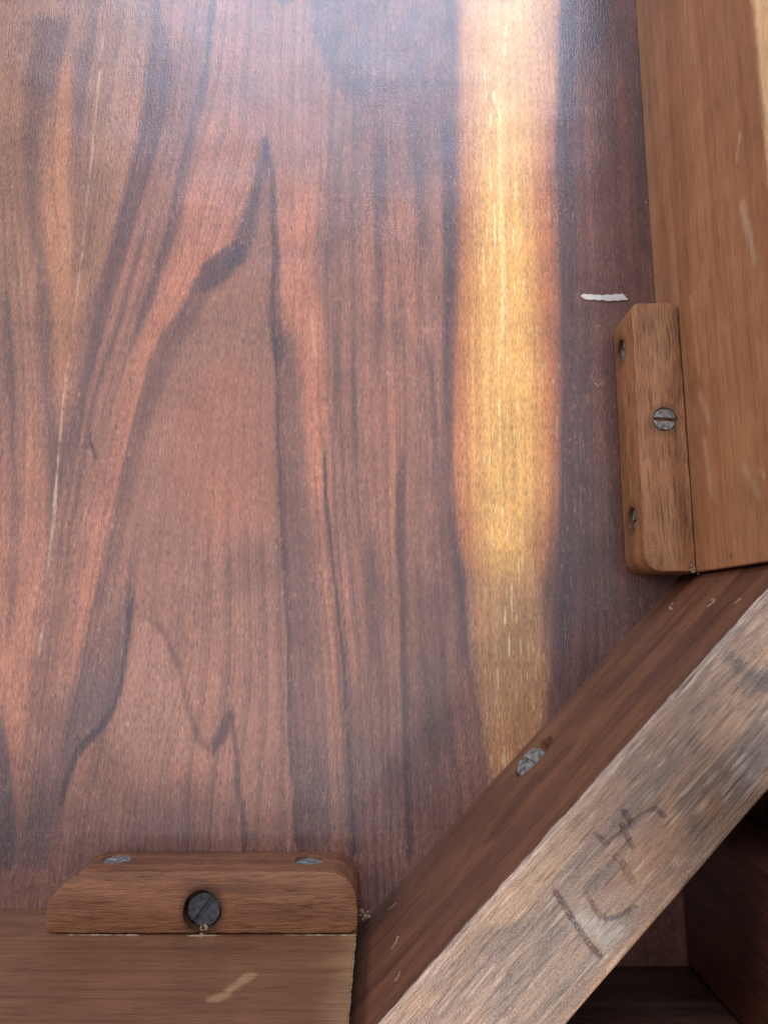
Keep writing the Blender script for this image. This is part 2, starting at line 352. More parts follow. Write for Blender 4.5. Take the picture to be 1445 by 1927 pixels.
# pale cracks and scuffs
for pts, a in [([(193, 60, 3), (189, 110, 3), (184, 180, 2), (175, 280, 1.3), (165, 370, 1.1), (156, 470, 1.2), (145, 560, 1.1), (137, 640, 1)], .6),
               ([(135, 650, 2), (126, 700, 1.4), (118, 770, 1.3), (110, 870, 1.6), (105, 925, 2.6), (103, 965, 4), (100, 990, 3.4), (96, 1020, 1.6), (90, 1085, 1.2)], .85),
               ([(82, 1165, 2), (75, 1215, 2), (72, 1250, 1)], .7), ([(543, 1560, 2), (542, 1612, 2.2)], .9), ([(947, 1370, 1.6), (950, 1440, 2), (952, 1480, 1.4)], .8),
               ([(584, 580, 3), (590, 640, 2), (596, 690, 2)], .5), ([(668, 178, 5), (678, 190, 4)], .35), ([(680, 215, 5), (684, 235, 3)], .35)]:
    j = GX + feath * 0.2 + (vnoise(GX * 0.2, GY * 0.25, 77) - 0.5) * 0.3
    brk = 0.35 + 0.65 * sstep(0.15, 0.5, vnoise(GX * 0.5, GY * 0.35, 78))
    col = mix(col, srgb(226, 196, 164), 0.62 * a * brk * band(pts, 0.9, (25, 25), X=j))
d, _ = seg_dist(GX, GY, [mm(168, 820), mm(180, 860)]); col = mix(col, purple, 0.7 * sstep(1.1, 0.2, d + feath * 0.8))
# growth rings, pores, flecks and painted sparkle
notsap = (1 - 0.75 * sap) * (1 - 0.55 * inarch)
col = mix(col, dark * 0.85, 0.36 * ring * notsap); col = mix(col, dark * 0.9, 0.34 * ring2 * notsap)
saw3 = np.mod(PW * 2.3 + 0.8 * fbm(PW * 0.6, GY * 0.01, 16), 1.0)
col = mix(col, dark * 0.9, 0.22 * sstep(0.4, 0.9, saw3) * sstep(.38, .62, fbm(PW * .5, GY * .02, 17)) * notsap)
pore = sstep(0.80, 0.92, vnoise(GX * 2.0 + wob, GY * 0.28, 97)) * sstep(.3, .6, fbm(GX * .12, GY * .05, 98))
col = mix(col, dark * 0.6, 0.34 * pore * notsap)
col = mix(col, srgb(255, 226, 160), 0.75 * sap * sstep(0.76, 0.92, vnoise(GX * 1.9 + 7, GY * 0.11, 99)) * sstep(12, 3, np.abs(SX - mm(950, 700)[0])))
flk = fbm(GX * 2.3, GY * 0.22, 91, 2)
col = col * (0.91 + 0.18 * s3 + 0.16 * (flk - 0.5))[..., None]
col = mix(col, srgb(214, 170, 130), 0.30 * sstep(0.80, 0.93, vnoise(GX * 1.9, GY * 0.16, 93)) * (0.35 + sap))
sparkle = vnoise(GX * 2.3, GY * 0.9, 88)
col = mix(col, srgb(216, 178, 150), 0.20 * sstep(0.78, 0.96, sparkle) * sstep(.35, .65, fbm(GX * .15, GY * .08, 89)))  # sparkle of the fibres put into the colour as pale specks
col = col * (0.93 + 0.14 * vnoise(GX * 2.4, GY * 1.1, 90))[..., None]
col = col * (0.90 + 0.20 * blot)[..., None]

Z = (fbm(GX * 1.2, GY * 0.06, 71) - 0.5) * 0.000015 + (fbm(GX * 0.03, GY * 0.03, 73) - 0.5) * 0.0006
ny, nx = GX.shape
V = np.stack([GX.ravel() / 1000, GY.ravel() / 1000, Z.ravel()], 1)
idx = np.arange(nx * ny).reshape(ny, nx)
q = np.stack([idx[:-1, :-1], idx[:-1, 1:], idx[1:, 1:], idx[1:, :-1]], -1).reshape(-1, 4)
low = np.array([[xs[0], ys[0], -0.022], [xs[-1], ys[0], -0.022], [xs[-1], ys[-1], -0.022], [xs[0], ys[-1], -0.022]])
b0 = len(V); V = np.concatenate([V, low])
ex = [[b0 + 3, b0 + 2, b0 + 1, b0], list(idx[0, ::-1]) + [b0, b0 + 1], list(idx[:, -1][::-1]) + [b0 + 1, b0 + 2],
      list(idx[-1, :]) + [b0 + 2, b0 + 3], list(idx[:, 0]) + [b0 + 3, b0]]
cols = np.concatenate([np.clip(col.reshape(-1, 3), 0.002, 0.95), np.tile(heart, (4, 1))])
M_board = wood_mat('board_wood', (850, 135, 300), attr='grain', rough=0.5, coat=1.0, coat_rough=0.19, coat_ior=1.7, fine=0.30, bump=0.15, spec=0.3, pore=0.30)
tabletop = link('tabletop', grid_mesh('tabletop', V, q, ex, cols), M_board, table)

# ================================================================== swept timbers
def sweep(name, prof, S, origin, along, inward, colour, disp, mat, label=None, shear=None):
    """prof: (a, h, face) points round the closed section, a across (towards the room), h up from the board.
    local X runs along the timber"""
    A = np.array([p[0] for p in prof]); H = np.array([p[1] for p in prof]); F = np.array([p[2] for p in prof])
    # section normals
    tA = np.roll(A, -1) - np.roll(A, 1); tH = np.roll(H, -1) - np.roll(H, 1); ln = np.hypot(tA, tH) + 1e-12
    nA, nH = -tH / ln, tA / ln
    area2 = np.sum(A * np.roll(H, -1) - np.roll(A, -1) * H)
    if area2 > 0: nA, nH = -nA, -nH
    SS, k = np.meshgrid(S, np.arange(len(A)), indexing='ij')
    AA, HH, FF = A[k], H[k], F[k]
    D = disp(SS * 1000, AA * 1000, HH * 1000, FF)
    X = SS + (shear(AA, HH) if shear else 0.0)
    P = np.stack([X, AA + nA[k] * D, HH + nH[k] * D], -1)
    n, m = SS.shape; idx = np.arange(n * m).reshape(n, m); nx_ = np.roll(idx, -1, 1)
    q = np.stack([idx[:-1], nx_[:-1], nx_[1:], idx[1:]], -1).reshape(-1, 4)
    caps = [list(idx[0, ::-1]), list(idx[-1])]
    if area2 < 0:
        q = q[:, ::-1]; caps = [c[::-1] for c in caps]
    cl = np.clip(colour(SS * 1000, AA * 1000, HH * 1000, FF), 0.002, 0.95).reshape(-1, 3)
    me = grid_mesh(name, P.reshape(-1, 3), q, caps, cl)
    bm = bmesh.new(); bm.from_mesh(me); bmesh.ops.recalc_face_normals(bm, faces=bm.faces); bm.to_mesh(me); bm.free()
    o = link(name, me, mat, table, label)
    al = Vector(along).normalized(); iw = Vector(inward).normalized()
    R = Matrix((al, iw, Vector((0, 0, 1)))).transposed().to_4x4()
    o.matrix_world = Matrix.Translation(origin) @ R
    return o
def section(thick, height, step_in, step_bot, r=0.0015):
    """closed section: inner face (a=0) from the board up, round arris, lower edge, outer face"""
    P = []
    for h in np.arange(0.0, height - r, step_in): P.append((0.0, h, 0))
    for t in np.linspace(0, math.pi / 2, 7): P.append((-r + r * math.cos(t), height - r + r * math.sin(t), 1 if t > 0.7 else 0))
    for a in np.arange(-r - step_bot, -thick + r, -step_bot): P.append((a, height, 1))
    for t in np.linspace(0, math.pi / 2, 7): P.append((-thick + r - r * math.sin(t), height - r + r * math.cos(t), 1 if t < 0.8 else 2))
    P.append((-thick, height * 0.5, 2)); P.append((-thick, 0.0, 2))
    return P
def local(o, p): return o.matrix_world.inverted() @ Vector(p)

# ---- right rail
n_r = Vector((-RL.y, RL.x, 0))                     # towards the room (left in the picture)
if n_r.x > 0: n_r = -n_r
top_pt = at_plane(1413, 0, RB, n_r); low_pt = at_plane(1445, 310, RB, n_r)
print('right rail height', top_pt.z, low_pt.z)
RH = 0.5 * (top_pt.z + low_pt.z)
RT = 0.0162
Sr = axis((at_z(1272, 1084) - RB).dot(RL), 0.185, 0.0007, None, 0.32)
def on_right(u, v):
    p = at_plane(u, v, RB, n_r); return (p - RB).dot(RL) * 1000, p.z * 1000
rl_tan = srgb(198, 148, 108); rl_brn = srgb(182, 128, 92); rl_red = srgb(156, 100, 72); rl_pale = srgb(236, 212, 184)
def col_right(S, A, H, F):
    q = np.where(F == 0, H, 90 - A)
    n1 = fbm(q * 0.12, S * 0.008, 101); n2 = fbm(q * 0.6, S * 0.02, 111); n3 = fbm(q * 2, S * 0.12, 121, 2)
    c = np.zeros(S.shape + (3,)) + rl_brn
    c = mix(c, rl_tan, 0.6 * sstep(0.42, 0.68, n1)); c = mix(c, rl_red, 0.45 * sstep(0.5, 0.75, n2))
    c = mix(c, rl_tan, 0.45 * (F == 0) * sstep(16, 4, q + n1 * 8))
    c = mix(c, rl_red, 0.5 * sstep(0.76, 0.92, fbm(q * 0.5, S * 0.1, 131, 2)))
    for pts, w, a in [([(1391, 255), (1386, 300)], 1.1, .6), ([(1395, 390), (1410, 440), (1420, 490)], 2.6, .5), ([(1318, 740), (1330, 790)], 2.2, .4),
                      ([(1326, 830), (1338, 930)], 2.4, .35), ([(1432, 885), (1436, 895)], 1.3, .6), ([(1400, 880), (1425, 930)], 2.5, .35), ([(1275, 262), (1274, 258)], .5, .8), ([(1300, 560), (1315, 700)], 2.0, .25)]:
        d, _ = seg_dist(S, H, [on_right(*p) for p in pts])
        c = mix(c, rl_pale, a * (F == 0) * sstep(w, 0, d + (n3 - 0.5) * 2.5))
    d, _ = seg_dist(S, H, [on_right(1375, 1046), on_right(1376, 1048)]); c = mix(c, purple, 0.9 * (F == 0) * sstep(.7, .2, d))
    c = mix(c, srgb(150, 118, 78), 0.7 * (F == 1))
    return c * (0.85 + 0.3 * n3)[..., None]
def dsp_timber(S, A, H, F):
    q = np.where(F == 0, H, 90 - A)
    top = H.max(); arris = (F < 2) * (np.abs(H - top) < 1.7) * (np.abs(A) < 1.7) * (fbm(S * 0.25, H * 0 + 5, 145) - .6) * 0.0006
    return arris + ((fbm(q * 0.5, S * 0.02, 141) - 0.5) * 0.00012 + (fbm(q * 0.03, S * 0.02, 143) - 0.5) * 0.0005) * (F < 2)
M_rail = wood_mat('rail_wood', (45, 700, 700), attr='grain', rough=0.5, coat=0.25, coat_rough=0.35, fine=0.12, bump=0.25, pore=0.25)
right_rail = sweep('rail', section(RT, RH, 0.0007, 0.0012), Sr, RB, RL, n_r, col_right, dsp_timber, M_rail,
                   'light brown rail with pale scuffs along the right', shear=lambda A, H: -A * 1.09)

# ---- bottom rail
BB = Vector((0, BY, 0)); BH = 0.0775
Sb = axis(-0.14, -0.0080, 0.0006, -0.27, None)
def on_bottom(u, v):
    p = at_plane(u, v, BB, Vector((0, 1, 0))); return p.x * 1000, p.z * 1000
bl = srgb(142, 97, 69); bl_d = srgb(116, 74, 54); bl_t = srgb(160, 114, 80); bl_p = srgb(190, 150, 108)
def col_bottom(S, A, H, F):
    q = np.where(F == 0, H, 90 - A)
    n1 = fbm(q * 0.10, S * 0.010, 201); n2 = fbm(q * 0.7, S * 0.015, 211); n3 = fbm(q * 2.2, S * 0.10, 221, 2)
    c = np.zeros(S.shape + (3,)) + bl
    c = mix(c, bl_t, 0.45 * sstep(0.5, 0.75, n1)); c = mix(c, bl_d, 0.6 * sstep(0.5, 0.75, n2))
    e = -8.6
    c = mix(c, bl_p, 0.60 * (F == 0) * (S < -5) * sstep(-17, -7, S + (fbm(q * 0.2, S * 0.1, 231) - 0.5) * 6))
    d, p = seg_dist(S, H, [on_bottom(405, 1878), on_bottom(435, 1862), on_bottom(468, 1838)])
    c = mix(c, bl_p, 0.9 * (F == 0) * sstep(2.4, 0.6, d + (fbm(S * 0.4, H * 0.4, 241) - 0.5) * 3))
    for u, v, w, a in [(250, 1775, 2.5, .35), (420, 1772, 2.0, .4), (330, 1775, 2.2, .4)]:
        d, _ = seg_dist(S, H, [on_bottom(u - 60, v), on_bottom(u + 60, v)])
        c = mix(c, bl_t, a * (F == 0) * sstep(w, 0, d + (n3 - 0.5) * 2))
    return c * (0.85 + 0.3 * n3)[..., None]
bottom_rail = sweep('rail', section(RT, BH, 0.0006, 0.0015), Sb, BB, Vector((1, 0, 0)), Vector((0, 1, 0)), col_bottom, dsp_timber, M_rail,
                    'reddish brown rail along the near edge with a tan smear', shear=lambda A, H: A * 0.93)

# ---- diagonal brace
BA, BC = at_z(900, 1500), at_z(1265, 1100)
bd = (BC - BA).normalized()
n_b = Vector((-bd.y, bd.x, 0))                     # into the room, up-left
e1 = at_plane(960, 1642, BA, n_b); e2 = at_plane(1270, 1302, BA, n_b)
BRH = 0.5 * (e1.z + e2.z); print('brace height', e1.z, e2.z)
c1 = at_z(1065, 1927, BRH); c2 = at_z(1445, 1490, BRH)
BRT = -0.5 * ((c1 - BA).dot(n_b) + (c2 - BA).dot(n_b)); print('brace thickness', BRT, (c1 - BA).dot(n_b), (c2 - BA).dot(n_b))
# ends: where the inner face line meets the two rails
s_lo = (BY - 0.0158 - BA.y) / bd.y
den = bd.x * RL.y - bd.y * RL.x
w0 = RB - n_r * 0.0158 - BA
s_hi = (w0.x * RL.y - w0.y * RL.x) / den
print('brace ends', s_lo, s_hi)
Sd = axis(s_lo, s_hi, 0.00040)
def on_inner(u, v):
    p = at_plane(u, v, BA, n_b); return (p - BA).dot(bd) * 1000, p.z * 1000
def on_under(u, v):
    p = at_z(u, v, BRH); return (p - BA).dot(bd) * 1000, (p - BA).dot(n_b) * 1000
def shear_brace(A, H):
    return np.zeros_like(A)
br_d = srgb(96, 60, 48); br_m = srgb(116, 76, 58); br_o = srgb(138, 92, 66); br_k = srgb(74, 44, 38)
un_t = srgb(144, 114, 92); un_g = srgb(124, 103, 89); un_b = srgb(80, 71, 70); un_o = srgb(140, 100, 70); un_p = srgb(132, 106, 94); ink = srgb(58, 38, 46)
hole = on_inner(1003, 1424)
STROKES = [[(1045, 1679), (1060, 1702), (1079, 1734), (1098, 1762), (1116, 1786), (1129, 1798)],
           [(1104, 1681), (1109, 1692), (1117, 1707), (1128, 1722), (1142, 1730), (1160, 1726), (1178, 1716), (1196, 1705)],
           [(1119, 1567), (1130, 1577), (1139, 1588), (1157, 1577), (1175, 1562), (1190, 1547), (1212, 1531), (1232, 1522), (1242, 1526), (1250, 1536)],
           [(1175, 1529), (1184, 1543), (1192, 1552)], [(1170, 1552), (1176, 1566), (1184, 1583), (1191, 1594)],
           [(1160, 1612), (1172, 1624), (1182, 1644), (1190, 1660)]]
SW = [0.62, 0.50, 0.60, 0.8, 0.7, 0.9]; SA = [.8, .75, .75, .7, .65, .45]
NICKS = [[(1332, 1142), (1340, 1137), (1344, 1130)], [(738, 1786), (745, 1776), (749, 1764)], [(744, 1846), (750, 1838), (753, 1830)], [(1260, 1144), (1266, 1136)],
         [(1338, 1130), (1341, 1128)], [(1384, 1136), (1392, 1128)]]
NICKS2 = [[(732, 1710), (744, 1700)], [(1258, 1143), (1264, 1147)]]
def col_brace(S, A, H, F):
    q = np.where(F == 0, H, 100 - A)
    n1 = fbm(q * 0.10, S * 0.012, 301); n2 = fbm(q * 0.35 + S * 0.01, S * 0.02, 311); n3 = fbm(q * 1.8, S * 0.10, 321, 2)
    c = np.zeros(S.shape + (3,)) + br_m
    c = mix(c, br_d, 0.8 * sstep(0.50, 0.72, n2))
    c = mix(c, br_o, 0.75 * sstep(0.46, 0.70, n1))
    d, p = seg_dist(S, H, [on_inner(820, 1660), on_inner(985, 1480), on_inner(1130, 1330)])
    c = mix(c, br_o, 0.5 * sstep(9, 1, d + (n1 - .5) * 8))
    d, p = seg_dist(S, H, [on_inner(940, 1560), on_inner(1000, 1478), on_inner(1060, 1420)])
    c = mix(c, br_k, 0.55 * sstep(6, 1, d + (n2 - .5) * 8))
    d, p = seg_dist(S, H, [on_inner(1270, 1245), on_inner(1340, 1165), on_inner(1390, 1118)])
    c = mix(c, br_k, 0.6 * sstep(2.6, 0.4, d + (n2 - .5) * 4))
    c = mix(c, srgb(120, 96, 88), 0.6 * sstep(3.2, 0.2, H + (n3 - .5) * 3))
    for pts in NICKS + NICKS2:
        d, _ = seg_dist(S, H, [on_inner(*p) for p in pts]); c = mix(c, br_k, 0.4 * sstep(1.6, .5, d))
        c = mix(c, srgb(206, 180, 158), 0.8 * sstep(0.5, 0.2, d))  # glint of each tool nick painted as a pale core
    # underside of the brace: rough grey weathered wood
    m1 = fbm(A * 0.14, S * 0.014, 331); m2 = fbm(A * 0.22 + 3, S * 0.05, 341); m3 = fbm(A * 1.5, S * 0.10, 351); m4 = fbm(A * 3, S * 0.35, 361, 2)
    u = np.zeros(S.shape + (3,)) + un_t
    u = mix(u, un_p, 0.8 * sstep(0.42, 0.62, m2)); u = mix(u, un_g, 0.8 * sstep(0.48, 0.66, m1))
    u = mix(u, un_b, 0.42 * sstep(0.54, 0.66, fbm(A * 0.2, S * 0.010, 333)))
    def streak(pts, w, colr, a):
        nonlocal u
        d, _ = seg_dist(S, A, [on_under(*p) for p in pts]); u = mix(u, colr, a * sstep(w, w * 0.15, d + (m3 - .5) * w * 1.3))
    streak([(1150, 1640), (1240, 1570), (1330, 1470)], 8, un_o, .4)
    streak([(1230, 1640), (1290, 1560), (1340, 1520)], 9, un_o, .55)
    streak([(1300, 1500), (1380, 1440), (1440, 1395)], 5, un_b, .5)
    streak([(1370, 1235), (1410, 1268), (1445, 1290)], 3, un_b, .65)
    streak([(1400, 1290), (1445, 1260)], 4.5, un_b, .6)
    streak([(1430, 1340), (1380, 1330), (1350, 1340)], 2.5, un_g, .6)
    streak([(1290, 1525), (1310, 1560)], 3.5, un_b, .45)
    streak([(930, 1900), (980, 1830), (1050, 1745)], 4.5, un_b, .5)
    streak([(830, 1850), (930, 1760)], 4, un_b, .4)
    streak([(860, 1900), (900, 1850)], 3.5, un_g, .6)
    streak([(1090, 1730), (1140, 1760), (1160, 1750)], 3.5, srgb(162, 156, 150), .45)
    streak([(1110, 1670), (1150, 1630)], 3.5, un_b, .6)
    streak([(1110, 1560), (1150, 1510), (1200, 1450)], 6, un_p, .5)
    u = mix(u, srgb(176, 158, 148), 0.45 * sstep(-2.2, -0.6, A + (m3 - .5) * 4))
    u = mix(u, un_o, 0.5 * sstep(-BRT * 1000 + 4, -BRT * 1000 + 0.5, A + (m3 - .5) * 5))
    u = u * (0.85 + 0.30 * m3)[..., None] * (0.86 + 0.28 * m4)[..., None]
    u = mix(u, srgb(62, 48, 44), 0.40 * sstep(0.72, 0.9, vnoise(A * 2.6, S * 0.12, 371)))
    u = mix(u, srgb(206, 182, 158), 0.28 * sstep(0.74, 0.92, vnoise(A * 2.8, S * 0.15, 372)))
    for pts, w, a in zip(STROKES, SW, SA):
        d, p = seg_dist(S, A, [on_under(*t) for t in pts])
        jit = (fbm(S * 0.8, A * 0.8, 381) - .5) * 0.9
        u = mix(u, ink, a * (0.40 + 0.75 * vnoise(A * 2.4, S * 0.5, 391)).clip(0, 1) * sstep(w, w * 0.35, d + jit))
    f = (F == 1)[..., None]
    c = np.where(f, u, c) * np.where(f, 1, (0.84 + 0.32 * n3)[..., None])
    return c
def dsp_brace(S, A, H, F):
    D = dsp_timber(S, A, H, F) * (F == 0)
    m3 = fbm(A * 1.4, S * 0.14, 351); m5 = fbm(A * 0.5, S * 0.3, 395)
    D = D + (F == 1) * ((m3 - .5) * 0.00022 + (m5 - .5) * 0.00016)
    D = D + (F < 2) * (np.abs(H - BRH * 1000) < 1.6) * (np.abs(A) < 1.6) * (fbm(S * 0.35, H * 0 + 3, 397) - .6) * 0.0005
    for pts, w in zip(STROKES, SW):
        d, p = seg_dist(S, A, [on_under(*t) for t in pts])
        D = D - (F == 1) * 0.00045 * sstep(w * 1.1, w * 0.3, d)
    for pts in NICKS:
        d, _ = seg_dist(S, H, [on_inner(*p) for p in pts]); D = D + (F == 0) * 0.0003 * sstep(0.8, 0.2, d)
    d = np.hypot((S - hole[0]) / 1.1, H - hole[1]) + (fbm(S * 0.5, H * 0.5, 399) - .5) * 0.7
    D = D - (F == 0) * 0.0042 * sstep(7.3, 6.8, d)
    return D
M_brace = wood_mat('brace_wood', (60, 700, 700), attr='grain', rough=0.52, coat=0.2, coat_rough=0.35, fine=0.18, bump=0.45, pore=0.35)
brace = sweep('corner_brace', section(BRT, BRH, 0.0004, 0.00032, 0.0008), Sd, BA, bd, n_b, col_brace, dsp_brace, M_brace,
              'diagonal brace with a red brown side and a rough grey edge marked in dark strokes')

# ================================================================== leg in the corner
M_leg = wood_mat('leg_wood', (700, 700, 45), c1=srgb(98, 56, 44), c2=srgb(118, 70, 54), cd=srgb(70, 40, 34), rough=0.5, coat=0.2)
def ragged(poly, jit):
    out = []
    for i, p in enumerate(poly):
        a, b = Vector(p), Vector(poly[(i + 1) % len(poly)]); n = max(1, int((b - a).length / 0.0026))
        for k in range(n):
            q = a.lerp(b, k / n); out.append((q.x + random.uniform(-jit, jit), q.y + random.uniform(-jit, jit)))
    return out
def rounded_prism(name, poly, z0, z1, bev, mat, parent, seg=3, label=None, jit=0.0):
    bm = bmesh.new()
    if jit: poly = ragged(poly, jit)
    vs_ = [bm.verts.new((x, y, z0)) for x, y in poly]; f = bm.faces.new(vs_)
    r = bmesh.ops.extrude_face_region(bm, geom=[f])
    for v in r['geom']:
        if isinstance(v, bmesh.types.BMVert): v.co.z = z1
    bmesh.ops.recalc_face_normals(bm, faces=bm.faces)
    if bev: bmesh.ops.bevel(bm, geom=list(bm.edges), offset=bev, segments=seg, affect='EDGES', profile=0.5)
    bmesh.ops.triangulate(bm, faces=bm.faces)
    me = bpy.data.meshes.new(name); bm.to_mesh(me); bm.free()
    me.shade_smooth(); me.set_sharp_from_angle(angle=math.radians(32))
    return link(name, me, mat, parent, label)
lp = at_z(1290, 1529); lq = at_z(1290, 1802)
lx0 = min(lp.x, lq.x)
ap = RB - n_r * (RT + 0.0002)                      # inner plane of the outer apron, right
def ap_x(y): return ap.x + RL.x / RL.y * (y - ap.y)
by2 = BY - RT - 0.0002
leg = rounded_prism('leg', [(lx0, by2 + 0.0002), (ap_x(by2) - 0.0002, by2 + 0.0002), (ap_x(lp.y) - 0.0002, lp.y), (lx0, lp.y)], 0.0, 0.42, 0.0015, M_leg, table)
M_apx = wood_mat('apron_wood_x', (45, 700, 700), c1=srgb(84, 58, 44), c2=srgb(102, 74, 58), cd=srgb(62, 42, 34), rough=0.55, coat=0.15)
M_apy = wood_mat('apron_wood_y', (700, 45, 700), c1=srgb(84, 58, 44), c2=srgb(102, 74, 58), cd=srgb(62, 42, 34), rough=0.55, coat=0.15)
rounded_prism('apron', [(-0.27, by2 - 0.018), (ap_x(by2) + 0.018, by2 - 0.018), (ap_x(by2) + 0.018, by2), (-0.27, by2)], 0.0, 0.0765, 0.001, M_apx, table)
rounded_prism('apron', [(ap_x(by2), by2 + 0.0002), (ap_x(by2) + 0.018, by2 + 0.0002), (ap_x(0.40) + 0.018, 0.40), (ap_x(0.40), 0.40)], 0.0, 0.0765, 0.001, M_apy, table)

# ================================================================== cleats and screws
M_zinc = plain_mat('zinc_screw', (0.50, 0.52, 0.52), 0.38, 0.55, nscale=700, dark=(0.16, 0.16, 0.16))
M_steel = plain_mat('dark_screw', (0.13, 0.135, 0.14), 0.40, 0.35, nscale=600, dark=(0.06, 0.06, 0.063))
M_dull = plain_mat('dull_screw', (0.44, 0.45, 0.42), 0.5, 0.35, nscale=500, dark=(0.10, 0.10, 0.09))
def screw(parent, centre, normal, r, slot_dir, mat, label=None, slot=0.0011):
    """slotted countersunk screw: two half-moon lands, slot floor, cone and shank"""
    bm = bmesh.new(); hw = slot / 2; hh = 0.0011
    a0 = math.asin(hw / r)
    for sgn in (1, -1):
        pts = []
        for i in range(19):
            t = a0 + (math.pi - 2 * a0) * i / 18
            pts.append((r * math.cos(t), sgn * r * math.sin(t)))
        lowv = [bm.verts.new((x, y, -hh)) for x, y in pts]; mid = [bm.verts.new((x, y, -0.00025)) for x, y in pts]
        k = (r - 0.0004) / r
        top = [bm.verts.new((x * k, hw * sgn + (y - hw * sgn) * k + sgn * 0.00006, 0.00008 if 3 < i < 15 else 0)) for i, (x, y) in enumerate(pts)]
        for A_, B_ in ((lowv, mid), (mid, top)):
            for i in range(len(pts)):
                j = (i + 1) % len(pts); bm.faces.new((A_[i], A_[j], B_[j], B_[i]))
        bm.faces.new(top)
    n = 28; rings = []
    for rr, z in ((r, -hh), (r * 0.92, -hh - 0.0003), (r * 0.42, -hh - r * 0.55), (r * 0.38, -hh - 0.006), (0.0004, -hh - 0.008)):
        rings.append([bm.verts.new((rr * math.cos(2 * math.pi * i / n), rr * math.sin(2 * math.pi * i / n), z)) for i in range(n)])
    bm.faces.new(rings[0])
    for A_, B_ in zip(rings, rings[1:]):
        for i in range(n): bm.faces.new((A_[i], A_[(i + 1) % n], B_[(i + 1) % n], B_[i]))
    bmesh.ops.recalc_face_normals(bm, faces=bm.faces)
    me = bpy.data.meshes.new('screw'); bm.to_mesh(me); bm.free()
    o = link('screw', me, mat, parent, label)
    z = Vector(normal).normalized(); x = Vector(slot_dir); x = (x - z * x.dot(z)).normalized(); y = z.cross(x)
    o.matrix_world = Matrix.Translation(centre) @ Matrix((x, y, z)).transposed().to_4x4()
    return o
def cutter(centre, normal, r, depth, wob=0.04):
    bm = bmesh.new(); n = 40; R = []
    ph = random.random() * 6
    for z, k in ((0.002, 1.05), (0.0, 1.0), (-depth, 0.94)):
        R.append([bm.verts.new((r * k * (1 + wob * math.sin(3 * t + ph) + wob * 0.6 * math.sin(7 * t + ph * 2)) * math.cos(t), r * k * (1 + wob * math.sin(3 * t + ph)) * math.sin(t), z)) for t in [2 * math.pi * i / n for i in range(n)]])
    for A_, B_ in zip(R, R[1:]):
        for i in range(n): bm.faces.new((A_[i], A_[(i + 1) % n], B_[(i + 1) % n], B_[i]))
    bm.faces.new(R[0]); bm.faces.new(R[-1]); bmesh.ops.recalc_face_normals(bm, faces=bm.faces)
    me = bpy.data.meshes.new('cut'); bm.to_mesh(me); bm.free()
    o = bpy.data.objects.new('cut', me); C.objects.link(o)
    o.matrix_world = Matrix.Translation(centre) @ Vector(normal).to_track_quat('Z', 'Y').to_matrix().to_4x4()
    return o
def carve(o, cutters):
    bpy.context.view_layer.update()
    for c in cutters:
        m = o.modifiers.new('hole', 'BOOLEAN'); m.operation = 'DIFFERENCE'; m.solver = 'MANIFOLD'; m.object = c
    dg = bpy.context.evaluated_depsgraph_get(); dg.update()
    me = bpy.data.meshes.new_from_object(o.evaluated_get(dg)); o.modifiers.clear()
    old = o.data; o.data = me; bpy.data.meshes.remove(old)
    for c in cutters:
        m = c.data; bpy.data.objects.remove(c, do_unlink=True); bpy.data.meshes.remove(m)
def smooth_poly(pts, radii, n=6):
    """polygon with rounded corners"""
    out = []; k = len(pts)
    for i, (p, r) in enumerate(zip(pts, radii)):
        p = Vector(p); a = (Vector(pts[i - 1]) - p).normalized(); b = (Vector(pts[(i + 1) % k]) - p).normalized()
        if r <= 0: out.append(tuple(p)); continue
        for t in np.linspace(0, 1, n):
            s, e = p + a * r, p + b * r
            out.append(tuple(s * (1 - t) ** 2 + p * 2 * t * (1 - t) + e * t ** 2))
    return out
CH = 0.0196
# ---- cleat on the right rail, local X along the rail
bl_ = at_z(1153, 630); bl2 = at_z(1174, 1050)
cl_w = 0.5 * ((bl_ - RB).dot(n_r) + (bl2 - RB).dot(n_r)); print('right cleat width', (bl_ - RB).dot(n_r), (bl2 - RB).dot(n_r))
w_top, w_low = (bl_ - RB).dot(n_r), (bl2 - RB).dot(n_r)
s_top = (at_z(1230, 569, CH) - RB).dot(RL); s_low = (at_z(1240, 1076, CH) - RB).dot(RL)
poly = smooth_poly([(s_top, 0.0004), (s_top, w_top), (s_low, w_low), (s_low, 0.0004)], [0.0030, 0.003, 0.006, 0.0030])
sc_main = at_z(1251, 789, CH)
sA, sB = at_plane(1169, 662, RB + n_r * (w_top - 0.0002), n_r), at_plane(1189, 978, RB + n_r * (w_low - 0.0002), n_r)
Rr = Matrix.Translation(RB) @ Matrix((RL, n_r, Vector((0, 0, 1)))).transposed().to_4x4()
M_cl1 = wood_mat('cleat_wood_light', (60, 620, 620), c1=srgb(172, 120, 82), c2=srgb(190, 140, 100), cd=srgb(146, 98, 66), rough=0.6, coat=0.08, fine=0.22, bump=0.55, pore=0.45,
                 spots=[(tuple(Rr.inverted() @ p), 0.0034, r1, dk) for p, r1, dk in ((sc_main, 0.0066, 0.45), (sA, 0.0075, 0.4), (sB, 0.007, 0.45))])
def place(o, R): o.matrix_world = R
cleat_r = rounded_prism('cleat', poly, 0.0002, CH, 0.0007, M_cl1, table, 2, 'light brown wooden cleat screwed to the right rail', 0.00012)
Rr = Matrix.Translation(RB) @ Matrix((RL, n_r, Vector((0, 0, 1)))).transposed().to_4x4()
